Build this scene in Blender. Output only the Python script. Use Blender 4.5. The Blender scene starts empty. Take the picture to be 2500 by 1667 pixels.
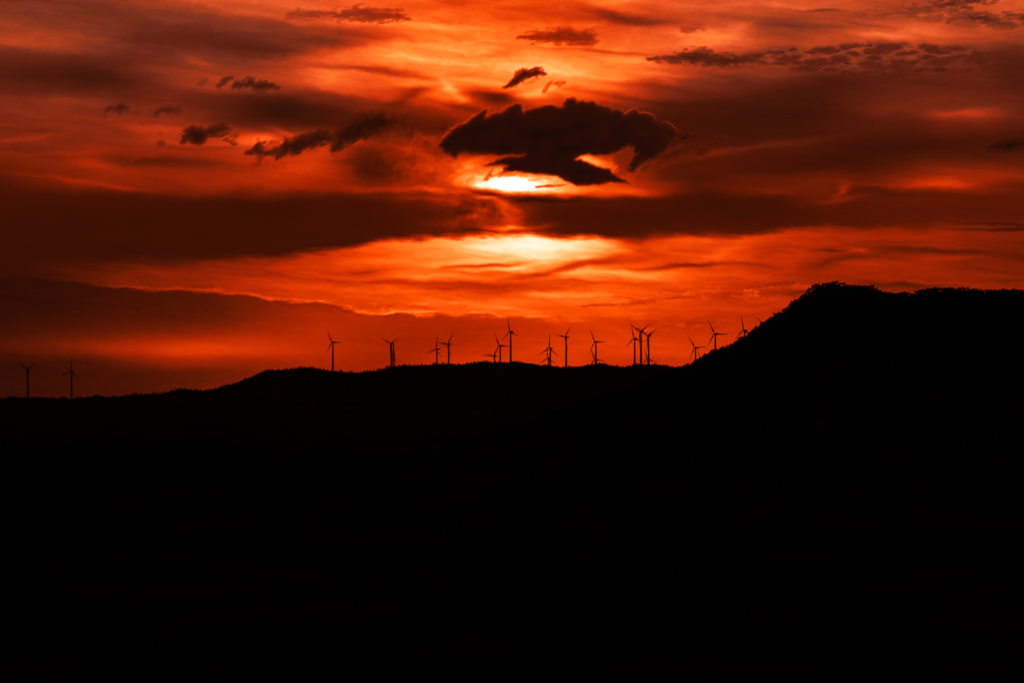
import bpy, bmesh, math, random
import numpy as np
from mathutils import Vector, Matrix, noise as mnoise

random.seed(7)
rng = np.random.default_rng(11)
scene = bpy.context.scene
col = scene.collection

# ------------------------------------------------------------------ geometry of the view
LENS, SENSOR = 100.0, 36.0
F = LENS / SENSOR * 2500.0            # focal length in photograph pixels (2500 wide)
CX, CY, HY = 1250.0, 833.5, 1000.0    # principal point, row of the level horizon
PITCH = math.atan((HY - CY) / F)

def direction(x, y):
    """pixel -> unit world direction (camera at the origin looking along +Y, pitched up)"""
    v = Vector(((x - CX) / F, 1.0, (CY - y) / F))
    c, s = math.cos(PITCH), math.sin(PITCH)
    return Vector((v.x, v.y * c - v.z * s, v.y * s + v.z * c)).normalized()

def at(x, y, D):
    """point seen at pixel (x, y) at ground distance D along +Y"""
    d = direction(x, y)
    return Vector((d.x / d.y * D, D, d.z / d.y * D))

def sky_xy(x, y):
    """pixel -> sky coordinates (azimuth / elevation, in hundreds of 1/F radians)"""
    d = direction(x, y)
    return (12.5 + math.atan2(d.x, d.y) * F / 100, HY / 100 - math.asin(d.z) * F / 100)

# ------------------------------------------------------------------ helpers
def tag(o, label=None, cat=None, group=None, kind=None):
    if label: o['label'] = label
    if cat: o['category'] = cat
    if group: o['group'] = group
    if kind: o['kind'] = kind
    return o

def link(name, me, mat=None, parent=None, smooth=False):
    o = bpy.data.objects.new(name, me)
    if mat and not me.materials: me.materials.append(mat)
    if smooth: me.polygons.foreach_set('use_smooth', [True] * len(me.polygons))
    col.objects.link(o)
    if parent: o.parent = parent
    return o

def mesh_np(name, V, Fc):
    me = bpy.data.meshes.new(name)
    me.from_pydata([tuple(v) for v in V], [], [tuple(f) for f in Fc])
    me.update()
    return me

def empty(name, loc, rz=0.0, scale=1.0):
    o = bpy.data.objects.new(name, None)
    o.empty_display_size = 5
    o.location = loc; o.rotation_euler = (0, 0, rz); o.scale = (scale,) * 3
    col.objects.link(o)
    return o

def srgb(c):
    r = []
    for v in c:
        v = v / 255.0
        r.append(v / 12.92 if v <= 0.04045 else ((v + 0.055) / 1.055) ** 2.4)
    return (r[0], r[1], r[2], 1.0)

# ------------------------------------------------------------------ node expressions
class Graph:
    def __init__(self, nt): self.nt = nt; self.n = nt.nodes; self.l = nt.links
    def put(self, sock, v):
        if isinstance(v, E): self.l.new(v.s, sock)
        else: sock.default_value = v
    def math(self, op, *a, clamp=False):
        nd = self.n.new('ShaderNodeMath'); nd.operation = op; nd.use_clamp = clamp
        for i, v in enumerate(a): self.put(nd.inputs[i], v)
        return E(self, nd.outputs[0])
    def vec(self, x, y, z=0.0):
        nd = self.n.new('ShaderNodeCombineXYZ')
        for i, v in enumerate((x, y, z)): self.put(nd.inputs[i], v)
        return E(self, nd.outputs[0])
    def noise(self, v, scale=1.0, detail=2.0, rough=0.5, dist=0.0, lac=2.0):
        nd = self.n.new('ShaderNodeTexNoise'); nd.noise_dimensions = '3D'
        self.put(nd.inputs['Vector'], v); nd.inputs['Scale'].default_value = scale
        nd.inputs['Detail'].default_value = detail; nd.inputs['Roughness'].default_value = rough
        nd.inputs['Distortion'].default_value = dist; nd.inputs['Lacunarity'].default_value = lac
        return E(self, nd.outputs[0])
    def smooth(self, v, a, b, lo=0.0, hi=1.0, mode='SMOOTHSTEP'):
        nd = self.n.new('ShaderNodeMapRange'); nd.interpolation_type = mode; nd.clamp = True
        self.put(nd.inputs[0], v)
        for i, q in zip((1, 2, 3, 4), (a, b, lo, hi)): self.put(nd.inputs[i], q)
        return E(self, nd.outputs[0])
    def curve(self, x, pts, lo, hi, linear=False):
        """piecewise curve through pts [(x, value)], the value range lo..hi"""
        x0, x1 = pts[0][0], pts[-1][0]
        t = (x - x0) * (1.0 / (x1 - x0))
        nd = self.n.new('ShaderNodeFloatCurve')
        cu = nd.mapping.curves[0]
        P = [((p[0] - x0) / (x1 - x0), (p[1] - lo) / (hi - lo)) for p in pts]
        cu.points[0].location = P[0]; cu.points[1].location = P[-1]
        for p in P[1:-1]: cu.points.new(*p)
        for q in cu.points: q.handle_type = 'VECTOR' if linear else 'AUTO_CLAMPED'
        nd.mapping.extend = 'HORIZONTAL'
        nd.mapping.update()
        self.put(nd.inputs['Value'], t)
        return E(self, nd.outputs[0]) * (hi - lo) + lo
    def lerp(self, a, b, t):
        nd = self.n.new('ShaderNodeMix'); nd.data_type = 'FLOAT'; nd.clamp_factor = True
        self.put(nd.inputs[0], t); self.put(nd.inputs[2], a); self.put(nd.inputs[3], b)
        return E(self, nd.outputs[0])
    def mixc(self, a, b, t):
        nd = self.n.new('ShaderNodeMix'); nd.data_type = 'RGBA'; nd.clamp_factor = True
        self.put(nd.inputs[0], t); self.put(nd.inputs[6], a); self.put(nd.inputs[7], b)
        return E(self, nd.outputs[2])
    def ramp(self, v, cols):
        nd = self.n.new('ShaderNodeValToRGB'); cr = nd.color_ramp; cr.interpolation = 'LINEAR'
        n = len(cols)
        for i in range(n - 2): cr.elements.new((i + 1) / (n - 1))
        for i, c in enumerate(cols):
            cr.elements[i].position = i / (n - 1); cr.elements[i].color = srgb(c)
        self.put(nd.inputs[0], v)
        return E(self, nd.outputs[0])

class E:
    def __init__(self, g, s): self.g = g; self.s = s
    def __add__(self, o): return self.g.math('ADD', self, o)
    __radd__ = __add__
    def __sub__(self, o): return self.g.math('SUBTRACT', self, o)
    def __rsub__(self, o): return self.g.math('SUBTRACT', o, self)
    def __mul__(self, o): return self.g.math('MULTIPLY', self, o)
    __rmul__ = __mul__
    def min(self, o): return self.g.math('MINIMUM', self, o)
    def max(self, o): return self.g.math('MAXIMUM', self, o)

# ------------------------------------------------------------------ the sky dome
X26 = [i * 100 for i in range(26)]
GRID_A = {   # brightness of the cloud deck above the long dark bank (0 darkest brown .. 14 white)
   0: [4,3.8,3.8,4.2,6.2,7.2,7.7,8,8,8.2,8,7.5,8,8,8.5,9.2,8,7.5,7.6,7.4,7.5,7,5.5,5.5,7.5,7.5],
  50: [4,3.9,3.6,3.9,4,4,4.8,5.6,7,8.5,8.9,8.8,8,7.2,6.2,6.5,5.6,6.5,6,5.4,5.5,5.5,6.5,7,6.7,6.5],
 100: [5.8,5.6,5,3.3,3,3,3.2,3.4,4.6,7,9.3,9.2,9.2,9.2,8.8,8.8,8,8.3,7.6,5.2,6.5,7.5,7,6.5,6,5.2],
 150: [2.8,2.8,3,3.4,3.6,3.8,3.5,4.6,7.6,9.6,9.5,10,9.8,9.5,9.3,9,7.8,6.5,5.5,5.5,5,5,5,4.5,3.5,3],
 200: [2.6,2.2,1.8,2.2,4.4,5.4,5.7,6.3,8.3,7.6,8.6,9.5,9.6,10.3,10,9.2,7,5,4,3,2,2.2,2.6,2.6,2.6,2.2],
 250: [3.6,4,3.6,2.8,3.4,3.2,2.4,2.2,3.8,5.5,6,8.6,5.5,7.6,5.5,4.5,2.8,2,1.5,1.3,1.3,2.5,2.8,3,2.8,2.5],
 300: [3.9,4.1,4.2,4.3,4.3,3.4,2,1.5,1.5,2,1.8,2.5,5,3,2.2,1.8,1.5,1.3,1.3,1.3,1.4,2.3,2.7,4.2,4.2,3],
 350: [3.7,3.9,4.1,4.2,5.8,6,7.2,6.4,5.5,3.5,4,3,2.5,2.4,2.4,2.2,2.4,2,1.7,2,2,1.6,1.4,1.5,1.5,1.7],
 400: [3.5,3.8,4.8,3.6,3.3,4,5.4,5.5,6,3.2,5.2,6.8,8,8,7,6.4,3,2.4,2,1.8,1.5,1.5,2,2.4,2.3,2.3],
 435: [2.8,3.5,4.1,4.8,4.8,5,5.2,5.4,5.2,3.2,4.5,7.4,10,10,8,6.4,3.6,2,2.7,2.6,3,2.8,4,5.2,4.6,4],
 460: [2,3,3.8,4,3.8,4.2,4.8,5,4.2,3.2,4,6,9.6,10,8.8,7.4,5.6,2,3,3.1,3.8,3,3.9,5,4.2,3.6],
 490: [1.65,1.55,1.55,1.55,1.75,1.55,1.35,1.35,1.65,1.7,3,4,4.4,3,2.4,2.2,2,1.4,1.5,1.8,2.8,2.4,2.6,3,2.6,2.6],
 530: [1.35,1.35,1.35,1.35,1.35,1.35,1.35,1.35,1.55,1.5,1.9,2.8,3.8,1.8,1.6,1.6,1.6,1.5,1.4,1.6,2,2.2,2.4,2.5,2.4,2.4],
 570: [1.35,1.35,1.35,1.35,1.45,1.45,1.45,1.45,1.65,1.6,2,2.8,4.2,3,2,2,2,2.4,2.2,2.2,2.4,2.6,2.8,2.8,2.8,2.8],
 640: [1.2,1.3,1.3,1.3,1.3,1.4,1.4,1.4,1.4,1.6,2,2.8,3.4,3,2,2,2,2.4,2.4,2.4,2.4,2.6,2.8,2.8,2.8,2.8]}
GRID_B = {   # lit layer between the bank and the haze
 540: [1.4,1.6,2.4,3,3.4,3.6,4,5,6,7,8.5,9.5,10,9.5,9.5,8.5,6.5,6.6,6,5.6,5,4.5,4,3.6,3.4,3.2],
 585: [1.4,1.6,2.4,3,3.6,4,4.2,4.8,5.6,7.4,9.2,10.4,11.6,12.1,11.6,10.6,7.2,7,6.6,6.2,5.4,5,4.6,4.4,4,3.8],
 610: [1.4,1.6,2.6,3.2,3.8,4.2,4.4,5,6.2,8,9.2,10.0,11.3,11.7,10.8,9.6,7.6,7.4,7,6.2,5.2,4.9,4.5,4.2,3.6,3.4],
 640: [1.4,1.7,2.9,3.6,4,4.3,4.6,5.3,6.4,7.6,8.8,9.3,9.8,10.2,9.6,8.2,7.6,6.6,7,6,4.8,4.4,4.2,4.2,3.8,3.4],
 670: [1.2,1.5,2.8,3.5,3.9,4.2,4.8,5.6,6.3,7.2,8.8,9.4,9.2,9.4,8.8,8.8,8.4,6.6,6.8,6,5,4.8,4.8,4.8,4.4,4],
 700: [1.2,1.5,2.6,3.8,4.2,4.6,5.2,6,6.9,7.3,7.6,7,6.8,7.4,7.8,8.1,7.8,7.2,6.2,5.6,5.2,4.7,4,4,4.4,4.2],
 735: [1.2,1.5,2.6,3.8,4.4,5,5.6,6.4,6.8,7.6,7.9,8,8.2,8.5,8.2,8,7.6,6.8,6,5.8,5.2,4.6,4.2,4.2,4.2,4.2],
 770: [1.2,1.5,2.6,3.8,4.4,5,5.6,6.4,7,7.6,8,8.2,8.4,8.2,7.8,7.6,7,6.6,6.2,5.6,5.2,4.6,4.2,4.2,4.2,4.2]}
GRID_C = {   # smooth dark haze above the hills
 690: [0.8,0.9,1.2,1.6,2,2.4,3,3.6,4.4,5,5.2,5.6,6,6.3,6.3,6.2,6,5.8,6,5.6,5.4,5,5,5,5,5],
 740: [0.8,1,1.3,1.7,2.1,2.5,3.2,4.2,5,5.2,5.3,5.6,6,6.3,6.4,6.2,6,5.8,6,5.6,5.4,5,5,5,5,5],
 780: [0.9,1.3,1.7,2,2.4,2.9,3.9,4.8,5.5,5.4,5.3,5.4,5.7,6.1,6.4,6.4,6.1,5.8,5.8,5.6,5.4,5,5,5,5,5],
 815: [1.5,2,2.6,3.2,3.8,4.6,5,5.2,5.6,5.2,5,5,5.4,6,6.5,6.8,6.4,6.2,6,5.8,5.4,5,5,5,5,5],
 845: [2.2,3,4.1,5.2,6.2,6.7,6.4,5.9,5.7,5.3,4.9,5.2,5.8,6.3,6.8,7,7,6.8,6.4,5.8,5.4,5,5,5,5,5],
 860: [2,2.8,3.8,5.2,6.4,7,6.7,6,5.6,5.1,4.9,5.3,6,6.5,6.8,7,6.8,6.8,6.4,5.8,5.4,5,5,5,5,5],
 882: [1.1,1.4,2,3.2,4.2,4.6,4.6,5,5.2,4.8,5.2,6,6.4,6.6,6.5,6,5.8,6.4,6.4,5.8,5.4,5,5,5,5,5],
 910: [1,1.2,1.5,2,2.6,2.8,3.4,4.4,4.8,4.6,5.8,6.2,6.5,6.6,6.3,6,6,6.2,6,6,5,5,5,5,5,5],
 960: [1,1.3,1.6,2,2.3,3,4,4.4,4.8,4.8,5.8,6.2,6.5,6.6,6.3,6,6,6.2,6,6,5,5,5,5,5,5]}

# soft strokes (x, y, half width, half height, tilt in degrees (down to the right +), amount)
STROKES = [
 (90,108,170,15,1,1.2),(30,190,120,40,0,-.5),(270,190,170,26,7,-.8),(500,100,260,24,5,-.5),(160,250,130,18,2,.5),
 (478,150,34,12,15,1.3),(640,180,110,9,3,.5),(700,128,110,12,5,-1.0),(830,112,90,13,4,-2.0),(560,210,90,20,0,.4),
 (390,317,120,10,4,1.2),(620,343,80,15,9,2.2),(500,360,170,7,1,-1.1),(390,395,200,14,2,-.9),(215,398,75,13,12,1.3),
 (200,447,120,5,6,1.0),(330,462,120,8,3,.6),(740,405,90,24,-10,1.0),(60,335,90,6,-8,.9),(90,372,140,5,-3,.6),(90,320,90,6,0,-.5),
 (560,20,160,11,8,1.2),(760,30,100,20,4,.6),(800,62,80,10,7,1.4),(790,138,120,13,-4,1.6),(820,196,80,20,10,.9),(850,228,120,10,6,.9),
 (640,270,170,18,3,-.8),(800,262,180,18,4,-1.0),(700,330,70,9,20,1.2),
 (1000,62,160,12,4,.7),(1080,112,200,12,3,.6),(1060,142,110,9,2,.7),(930,118,80,14,8,.3),(880,85,110,16,10,-1.6),(1010,98,60,7,8,-1.2),
 (910,172,110,8,5,-3.2),(1020,190,90,6,5,-1.4),(970,208,70,9,-4,1.0),(1225,130,36,12,0,-1.6),(1350,120,100,12,3,-.7),
 (1270,162,200,14,2,.5),(1150,185,70,6,0,-.8),(1230,205,50,7,3,.7),(1110,225,44,10,35,1.9),(900,250,110,10,6,-1.4),(1010,232,60,12,-20,-2.4),
 (1222,240,62,15,8,-4.6),(1130,262,90,8,10,-2.0),(1150,246,22,9,0,1.2),(1330,225,60,8,-10,1.6),(1400,232,70,10,5,1.2),(1300,240,40,10,0,1.6),
 (1490,38,100,13,12,-2.3),(1590,52,90,10,6,-1.6),(1130,8,70,12,0,-1.4),(1020,22,80,9,0,-.8),(1250,25,70,9,3,-.6),(1440,58,80,6,-2,1.2),(1500,8,50,10,0,1.2),
 (1480,126,130,6,4,-1.7),(1560,150,90,14,0,.9),(1430,165,110,22,0,.5),(1640,150,50,10,0,-1.0),(1600,212,80,10,5,-1.6),(1480,215,60,10,5,1.0),
 (1700,200,120,12,2,-.9),(1620,185,90,8,0,.9),(1520,240,120,8,8,-1.0),
 (1870,65,90,9,4,-.8),(1780,85,50,20,-12,1.2),(1815,62,26,10,0,1.8),(1700,80,60,14,0,.9),(1710,110,90,10,0,.6),(2000,70,120,12,6,-1.4),(2140,88,90,8,6,2.0),
 (2010,22,60,3,2,-2.4),(1800,10,120,4,1,.6),(1950,12,120,4,3,.5),(2130,65,70,5,8,-1.5),(2430,70,90,8,8,.8),(2260,70,80,22,0,.8),(1820,135,60,8,0,-.5),
 (2000,200,300,22,0,-.3),(2360,278,90,13,-4,1.7),(2170,270,60,14,-8,.6),(2250,245,160,14,0,.3),(2370,200,120,20,0,.3),(2470,150,50,60,0,-.8),
 (1760,375,140,8,-8,1.3),(1960,350,180,12,-8,.5),(1990,330,160,10,0,-.2),(1900,415,200,10,-3,-.4),(2150,370,200,14,-6,-.3),
 (2310,448,90,11,2,1.7),(2180,452,120,6,3,.7),(2050,462,13,14,0,2.0),(2052,486,60,7,-8,1.3),(1890,470,70,9,3,.9),(2430,430,90,8,5,.5),(2200,470,170,10,4,-.9),(2460,455,60,8,4,-.7),
 (1060,412,90,20,-8,1.0),(1130,430,60,16,-12,1.4),(1150,395,40,9,-20,1.6),(900,400,70,26,10,-1.4),(860,350,40,12,-5,2.4),(980,370,70,10,10,1.2),(1030,345,70,16,0,.8),(990,425,90,14,0,-1.0),(900,462,90,8,3,1.8),(1050,462,90,9,4,2.2),(1010,487,110,6,4,1.0),
 (1190,447,70,16,-12,2.0),(1255,451,60,16,6,3.6),(1258,447,30,11,0,4.0),(1320,462,90,11,3,2.6),(1210,458,70,8,6,2.4),(1340,440,60,9,6,2.0),(1220,420,50,12,-10,1.5),(1420,474,120,9,2,1.4),(1560,470,90,11,3,2.0),(1330,482,170,7,2,-1.0),
 (1195,474,80,5,7,-4.2),(1310,489,110,6,0,-2.0),(1210,488,40,7,0,3.2),(1238,500,20,16,-30,3.0),(1262,515,12,10,-30,2.4),(1238,535,22,18,0,2.6),(1240,556,40,6,0,2.4),(1140,530,26,9,-10,2.4),(1200,516,18,8,30,-1.0),(1190,500,30,6,-20,-.8),(1225,525,70,32,0,1.1),(1120,545,60,12,0,.6),(1232,556,50,8,5,2.4),(1310,552,26,6,-10,1.6),(1120,505,70,6,10,.8),(1180,563,50,6,3,-1.6),
 (1436,393,44,13,16,4.2),(1500,402,24,18,-30,.8),(1480,430,50,10,10,1.0),(1560,430,60,14,-30,.2),(1640,400,70,30,-20,-.6),
 (1280,604,150,15,1,.9),(1420,596,110,12,0,.5),(1190,645,90,5.5,-6,-3.0),(1100,655,60,5,-5,-1.2),(1130,640,110,6,-3,.9),(1150,668,110,5,0,-1.6),
 (1290,632,120,10,-3,1.0),(1350,657,110,8,-12,-2.2),(1230,655,50,7,-4,1.7),(1450,640,120,8,-12,-2.2),(1540,634,90,8,-8,-1.4),(1450,628,50,8,-6,1.2),(1560,600,60,14,20,-1.6),
 (1080,692,190,7,2,-1.9),(1170,706,140,5,0,-1.4),(1000,675,110,6,-3,.8),(1420,668,120,10,2,1.7),(1570,668,140,10,5,1.3),(1300,672,90,7,0,-1.1),(1440,692,140,6,3,-1.1),(1340,716,70,6,-2,1.6),(1410,722,90,6,0,1.3),(1250,715,80,5,0,-.8),
 (1000,713,80,6,0,.5),(900,660,60,5,-2,-1.6),(930,690,90,5,3,-.7),(840,690,60,6,10,-.8),(700,700,160,7,2,.7),(880,640,120,8,-4,.7),(600,660,150,8,-4,.2),
 (1590,655,120,5,-3,-1.5),(1690,646,62,5.5,-2,-3.0),(1830,645,70,6,4,-1.6),(1760,615,90,12,-20,.9),(1700,590,100,9,-6,.8),(1870,620,70,14,-14,-.7),
 (1700,668,130,9,2,.5),(1790,690,110,8,2,.4),(1930,690,90,7,0,-.6),(2037,613,36,3.6,3,-2.8),(2112,616,34,4,5,1.6),(2040,605,26,3,-6,-1.0),(2200,600,90,3,2,.7),(2060,640,110,11,-12,-1.3),(2280,614,170,9,4,-1.5),
 (2130,652,130,10,0,.7),(2330,630,110,8,-4,.8),(2420,660,110,6,3,-.6),(2430,549,130,5,3,-1.7),(2370,566,90,4.5,3,-1.5),(2480,563,60,5,-3,-2.2),(2180,590,70,6,0,-.7),(2240,575,120,9,0,.4),
 (2190,692,80,4,0,-1.6),(2280,686,110,3,2,.6),(2460,680,80,4,-2,-.8),(1950,702,90,5,-4,1.2),(1960,712,40,4,-10,-1.4),
 (870,765,50,4,0,1.0),(1000,745,70,4,-4,.8),(950,748,80,5,2,-1.4),(1050,760,70,4,-3,.6),(1180,745,150,4,5,.8),
]
# firm dark clouds: outline given as an upper and a lower edge
# name: (points [(x, top, bottom)], brightness, edge roughness px, softness px, rim)
POLYS = [   # (outline, brightness, roughness px, softness px)
 # the big cumulus above the sun with its skirt and hanging lobe
 ([(1074,358),(1078,348),(1090,335),(1104,321),(1125,308),(1141,302),(1158,290),(1172,277),(1180,272),(1189,270),(1183,279),(1182,292),(1195,284),(1205,281),(1222,278),(1235,270),(1248,261),(1262,255),(1272,256),(1274,267),(1276,277),(1290,270),(1305,267),(1325,261),(1340,258),(1350,259),(1365,264),(1375,263),(1379,252),(1386,244),(1396,240),(1404,242),(1410,248),(1407,252),(1415,249),(1424,248),(1432,251),(1442,249),(1452,252),(1457,259),(1467,258),(1478,263),(1488,264),(1495,273),(1503,269),(1512,272),(1520,278),(1522,285),(1532,281),(1541,274),(1551,271),(1561,278),(1575,280),(1588,284),(1594,290),(1603,300),(1612,304),(1625,303),(1640,310),(1650,322),(1668,333),(1684,332),(1697,324),(1700,330),(1690,337),(1665,343),(1646,351),(1628,366),(1618,376),(1605,388),(1585,393),(1565,401),(1552,412),(1545,420),(1532,420),(1528,414),(1535,400),(1543,388),(1549,373),(1541,362),(1522,362),(1500,375),(1480,378),(1455,379),(1440,376),(1420,378),(1406,385),(1402,390),(1420,392),(1440,400),(1458,408),(1475,412),(1488,414),(1497,424),(1510,433),(1525,441),(1536,448),(1515,446),(1490,445),(1470,449),(1450,452),(1420,454),(1400,450),(1388,444),(1377,440),(1363,430),(1343,427),(1326,425),(1303,425),(1285,422),(1254,419),(1236,421),(1221,426),(1228,417),(1229,410),(1239,406),(1222,403),(1201,405),(1184,406),(1207,396),(1216,390),(1227,385),(1254,384),(1276,381),(1284,377),(1262,379),(1234,378),(1219,380),(1201,376),(1175,376),(1147,376),(1135,373),(1120,376),(1112,385),(1103,382),(1098,375),(1089,377),(1081,368)], .3, 4, 3.6),
 # thin veil between the lobe and the gap
 ([(1496,384),(1520,366),(1548,364),(1552,380),(1540,405),(1530,424),(1512,424),(1500,408)], 3.2, 9, 9),
 ([(1545,424),(1570,402),(1620,385),(1660,368),(1690,372),(1650,392),(1600,410),(1560,426)], 2.4, 9, 10),
 # wisps trailing off its right end
 ([(1636,350),(1668,336),(1698,322),(1712,326),(1700,338),(1672,346),(1648,358)], .7, 6, 6),
 ([(1690,382),(1712,362),(1735,350),(1768,338),(1776,345),(1750,357),(1730,365),(1712,377),(1700,385)], 1.3, 7, 7),
 ([(1608,388),(1650,362),(1684,352),(1724,344),(1702,362),(1660,379),(1622,394)], 1.5, 8, 9),
 # scraps in front of the glare
 ([(1180,440),(1186,432),(1194,424),(1204,414),(1202,424),(1212,426),(1206,431),(1196,432),(1188,440)], 5.5, 5, 3),
 ([(1212,430),(1222,420),(1236,418),(1250,421),(1276,424),(1288,430),(1270,432),(1250,430),(1232,432)], 7.5, 8, 4),
 ([(1290,440),(1315,436),(1345,434),(1350,437),(1320,440),(1300,443)], 8.0, 4, 2.4),
 ([(1306,454),(1330,455),(1355,452),(1385,451),(1360,456),(1335,458),(1310,457)], 3.5, 2, 2),
 # the chain of ragged clouds at left
 ([(814,368),(816,349),(819,332),(830,320),(841,307),(855,301),(873,294),(884,287),(892,284),(902,288),(912,283),(925,281),(935,285),(945,290),(957,291),(963,297),(950,306),(935,315),(915,326),(900,332),(880,338),(865,346),(842,350),(838,356),(828,364),(820,369)], .65, 6, 7),
 ([(710,350),(722,341),(735,334),(750,331),(765,325),(775,322),(795,326),(812,333),(814,343),(800,347),(785,352),(765,358),(745,364),(730,370),(722,378),(712,374),(706,368),(696,374),(678,388),(680,372),(688,353),(696,344),(704,345)], .75, 7, 5),
 ([(605,376),(600,370),(613,366),(622,355),(633,347),(645,342),(655,344),(650,349),(640,351),(636,360),(645,367),(660,366),(672,362),(684,365),(680,374),(665,378),(650,380),(637,384),(630,380),(620,374),(612,378)], 1.1, 7, 5),
 ([(644,378),(641,388),(634,402),(622,404),(628,392),(631,380)], 2.6, 6, 6),
 ([(644,363),(652,354),(662,346),(680,343),(683,346),(668,350),(658,360),(650,366)], 3.0, 6, 4),
 ([(648,396),(655,392),(650,402)], 4, 6, 4),([(688,400),(694,394),(700,398),(693,404)], 4.4, 6, 4),
 ([(444,347),(449,331),(459,320),(468,314),(480,317),(492,316),(502,319),(512,313),(528,308),(545,308),(556,316),(543,322),(528,325),(515,332),(504,336),(500,345),(490,351),(478,352),(468,346),(458,341),(450,347)], .9, 5, 4.5),
 ([(526,338),(540,327),(555,322),(567,320),(556,328),(545,333),(535,338)], 1.6, 5, 4),
 ([(547,344),(562,340),(574,334),(587,331),(577,337),(570,344),(576,355),(562,350),(555,347)], 2.0, 5, 4),
 ([(560,334),(572,328),(581,325),(574,331),(564,336)], 2.8, 5, 4),
 ([(389,326),(393,324),(396,328),(391,331)], 3.0, 1, 3),
 ([(378,352),(386,346),(396,345),(404,352),(396,359),(386,358)], 2.2, 4, 7),
 ([(526,214),(536,203),(548,191),(560,186),(573,186),(567,193),(556,200),(548,208),(538,213)], 1.6, 4, 4),
 ([(568,215),(576,200),(590,198),(600,198),(610,191),(620,193),(625,201),(640,200),(655,200),(666,203),(674,211),(688,217),(670,217),(655,218),(640,223),(630,222),(610,217),(590,217)], 1.4, 5, 4.5),
 ([(566,196),(575,190),(589,185),(582,191),(574,199)], 3.4, 4, 4),
 ([(254,285),(262,265),(270,260),(280,262),(290,254),(298,251),(306,256),(317,261),(308,267),(300,272),(291,280),(287,272),(275,270),(263,274)], 1.4, 3, 4),
 ([(371,285),(380,274),(395,263),(410,262),(428,266),(438,264),(443,270),(432,274),(415,276),(395,278),(382,283)], 1.5, 3, 6),
 ([(478,209),(490,201),(500,196),(509,195),(502,201),(496,207),(486,210)], 2.8, 4, 4),
 ([(297,399),(310,390),(325,384),(332,388),(320,396),(306,402)], 2.8, 5, 6),
 ([(330,386),(350,378),(372,371),(374,375),(352,384),(336,390)], 3.2, 5, 7),
 # small clouds above the sun
 ([(1229,218),(1234,208),(1243,199),(1250,197),(1255,188),(1263,180),(1276,171),(1288,171),(1300,173),(1310,168),(1320,169),(1326,175),(1333,181),(1320,184),(1308,187),(1292,188),(1280,194),(1270,203),(1262,208),(1252,210),(1240,213)], 1.3, 5, 3.6),
 ([(1276,204),(1292,200),(1305,196),(1313,192),(1306,198),(1292,203),(1280,207)], 6.5, 3, 3),
 ([(1327,223),(1338,210),(1348,201),(1358,201),(1366,202),(1376,202),(1364,209),(1354,206),(1346,209),(1338,217)], 4.6, 4, 4),
 ([(1264,95),(1280,83),(1298,82),(1310,76),(1330,76),(1345,74),(1370,72),(1395,71),(1410,77),(1430,76),(1448,82),(1452,92),(1459,102),(1450,108),(1420,110),(1390,109),(1360,106),(1320,104),(1295,101),(1280,98)], 3.7, 9, 5),
]
CLOUDS = [   # flatter ones: (points [(x, top, bottom)], brightness, roughness px, softness px)
 # flat clouds high up
 ([(700,34,40),(730,28,42),(770,27,44),(800,30,44),(830,26,48),(860,20,50),(885,16,52),(910,20,54),(940,26,54),(965,28,52),(985,34,48),(1000,42,46)], 3.6, 11, 6, 0),
 ([(1660,66,80),(1680,66,80),(1700,62,76),(1718,62,72)], 4.3, 9, 5, 0),
 ([(1590,142,146),(1620,140,150),(1660,132,152),(1690,124,154),(1720,124,158),(1750,132,162),(1780,136,164),(1810,136,160),(1840,140,156),(1860,144,150)], 1.9, 12, 6, 0),
 ([(2210,22,30),(2260,16,26),(2300,4,22),(2340,-8,18),(2380,-10,12),(2420,-12,2)], 2.0, 14, 9, 0),
 ([(2310,52,54),(2330,38,50),(2350,34,48),(2370,28,52),(2390,30,58),(2410,30,62),(2440,44,66),(2465,56,66),(2480,62,66)], 2.3, 10, 5, 0),
 ([(2450,34,40),(2465,30,42),(2480,34,48),(2500,34,58),(2530,36,60)], 2.2, 12, 5, 0),
 ([(2080,40,42),(2100,32,42),(2130,30,38),(2160,34,40),(2190,26,38),(2230,28,38),(2260,22,32)], 3.4, 12, 7, 0),
 # thin dark patch at the right edge, wisps right of the cumulus
 ([(2414,362,366),(2440,348,369),(2470,343,368),(2510,341,364),(2600,344,358)], .4, 3, 5, 0),
 ([(1655,336,345),(1672,328,342),(1688,322,338),(1698,326,332)], .7, 9, 6, 1.0),
 ([(1702,372,376),(1716,358,370),(1735,348,356),(1752,340,350),(1768,344,350)], 1.0, 11, 7, .7),
 ([(1033,352,354),(1042,344,350),(1048,342,345)], 2.2, 4, 3, 0),
 # low dark dashes near the horizon
 ([(1410,748,749.5),(1440,745,748),(1480,743,746),(1520,741,743.5),(1560,738,742),(1600,736.5,738)], 4.6, 5, 2.2, 0),
 ([(1560,737,738),(1585,731,734),(1600,730,731.5)], 4.2, 4, 2, 0),
 ([(1628,729,730),(1650,725,728.5),(1680,724,727),(1700,725,726)], 4.0, 4, 2, 0),
 ([(1170,583,584),(1178,580,583.5),(1188,582,583)], 6.5, 2, 1.5, 0),
]

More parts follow.
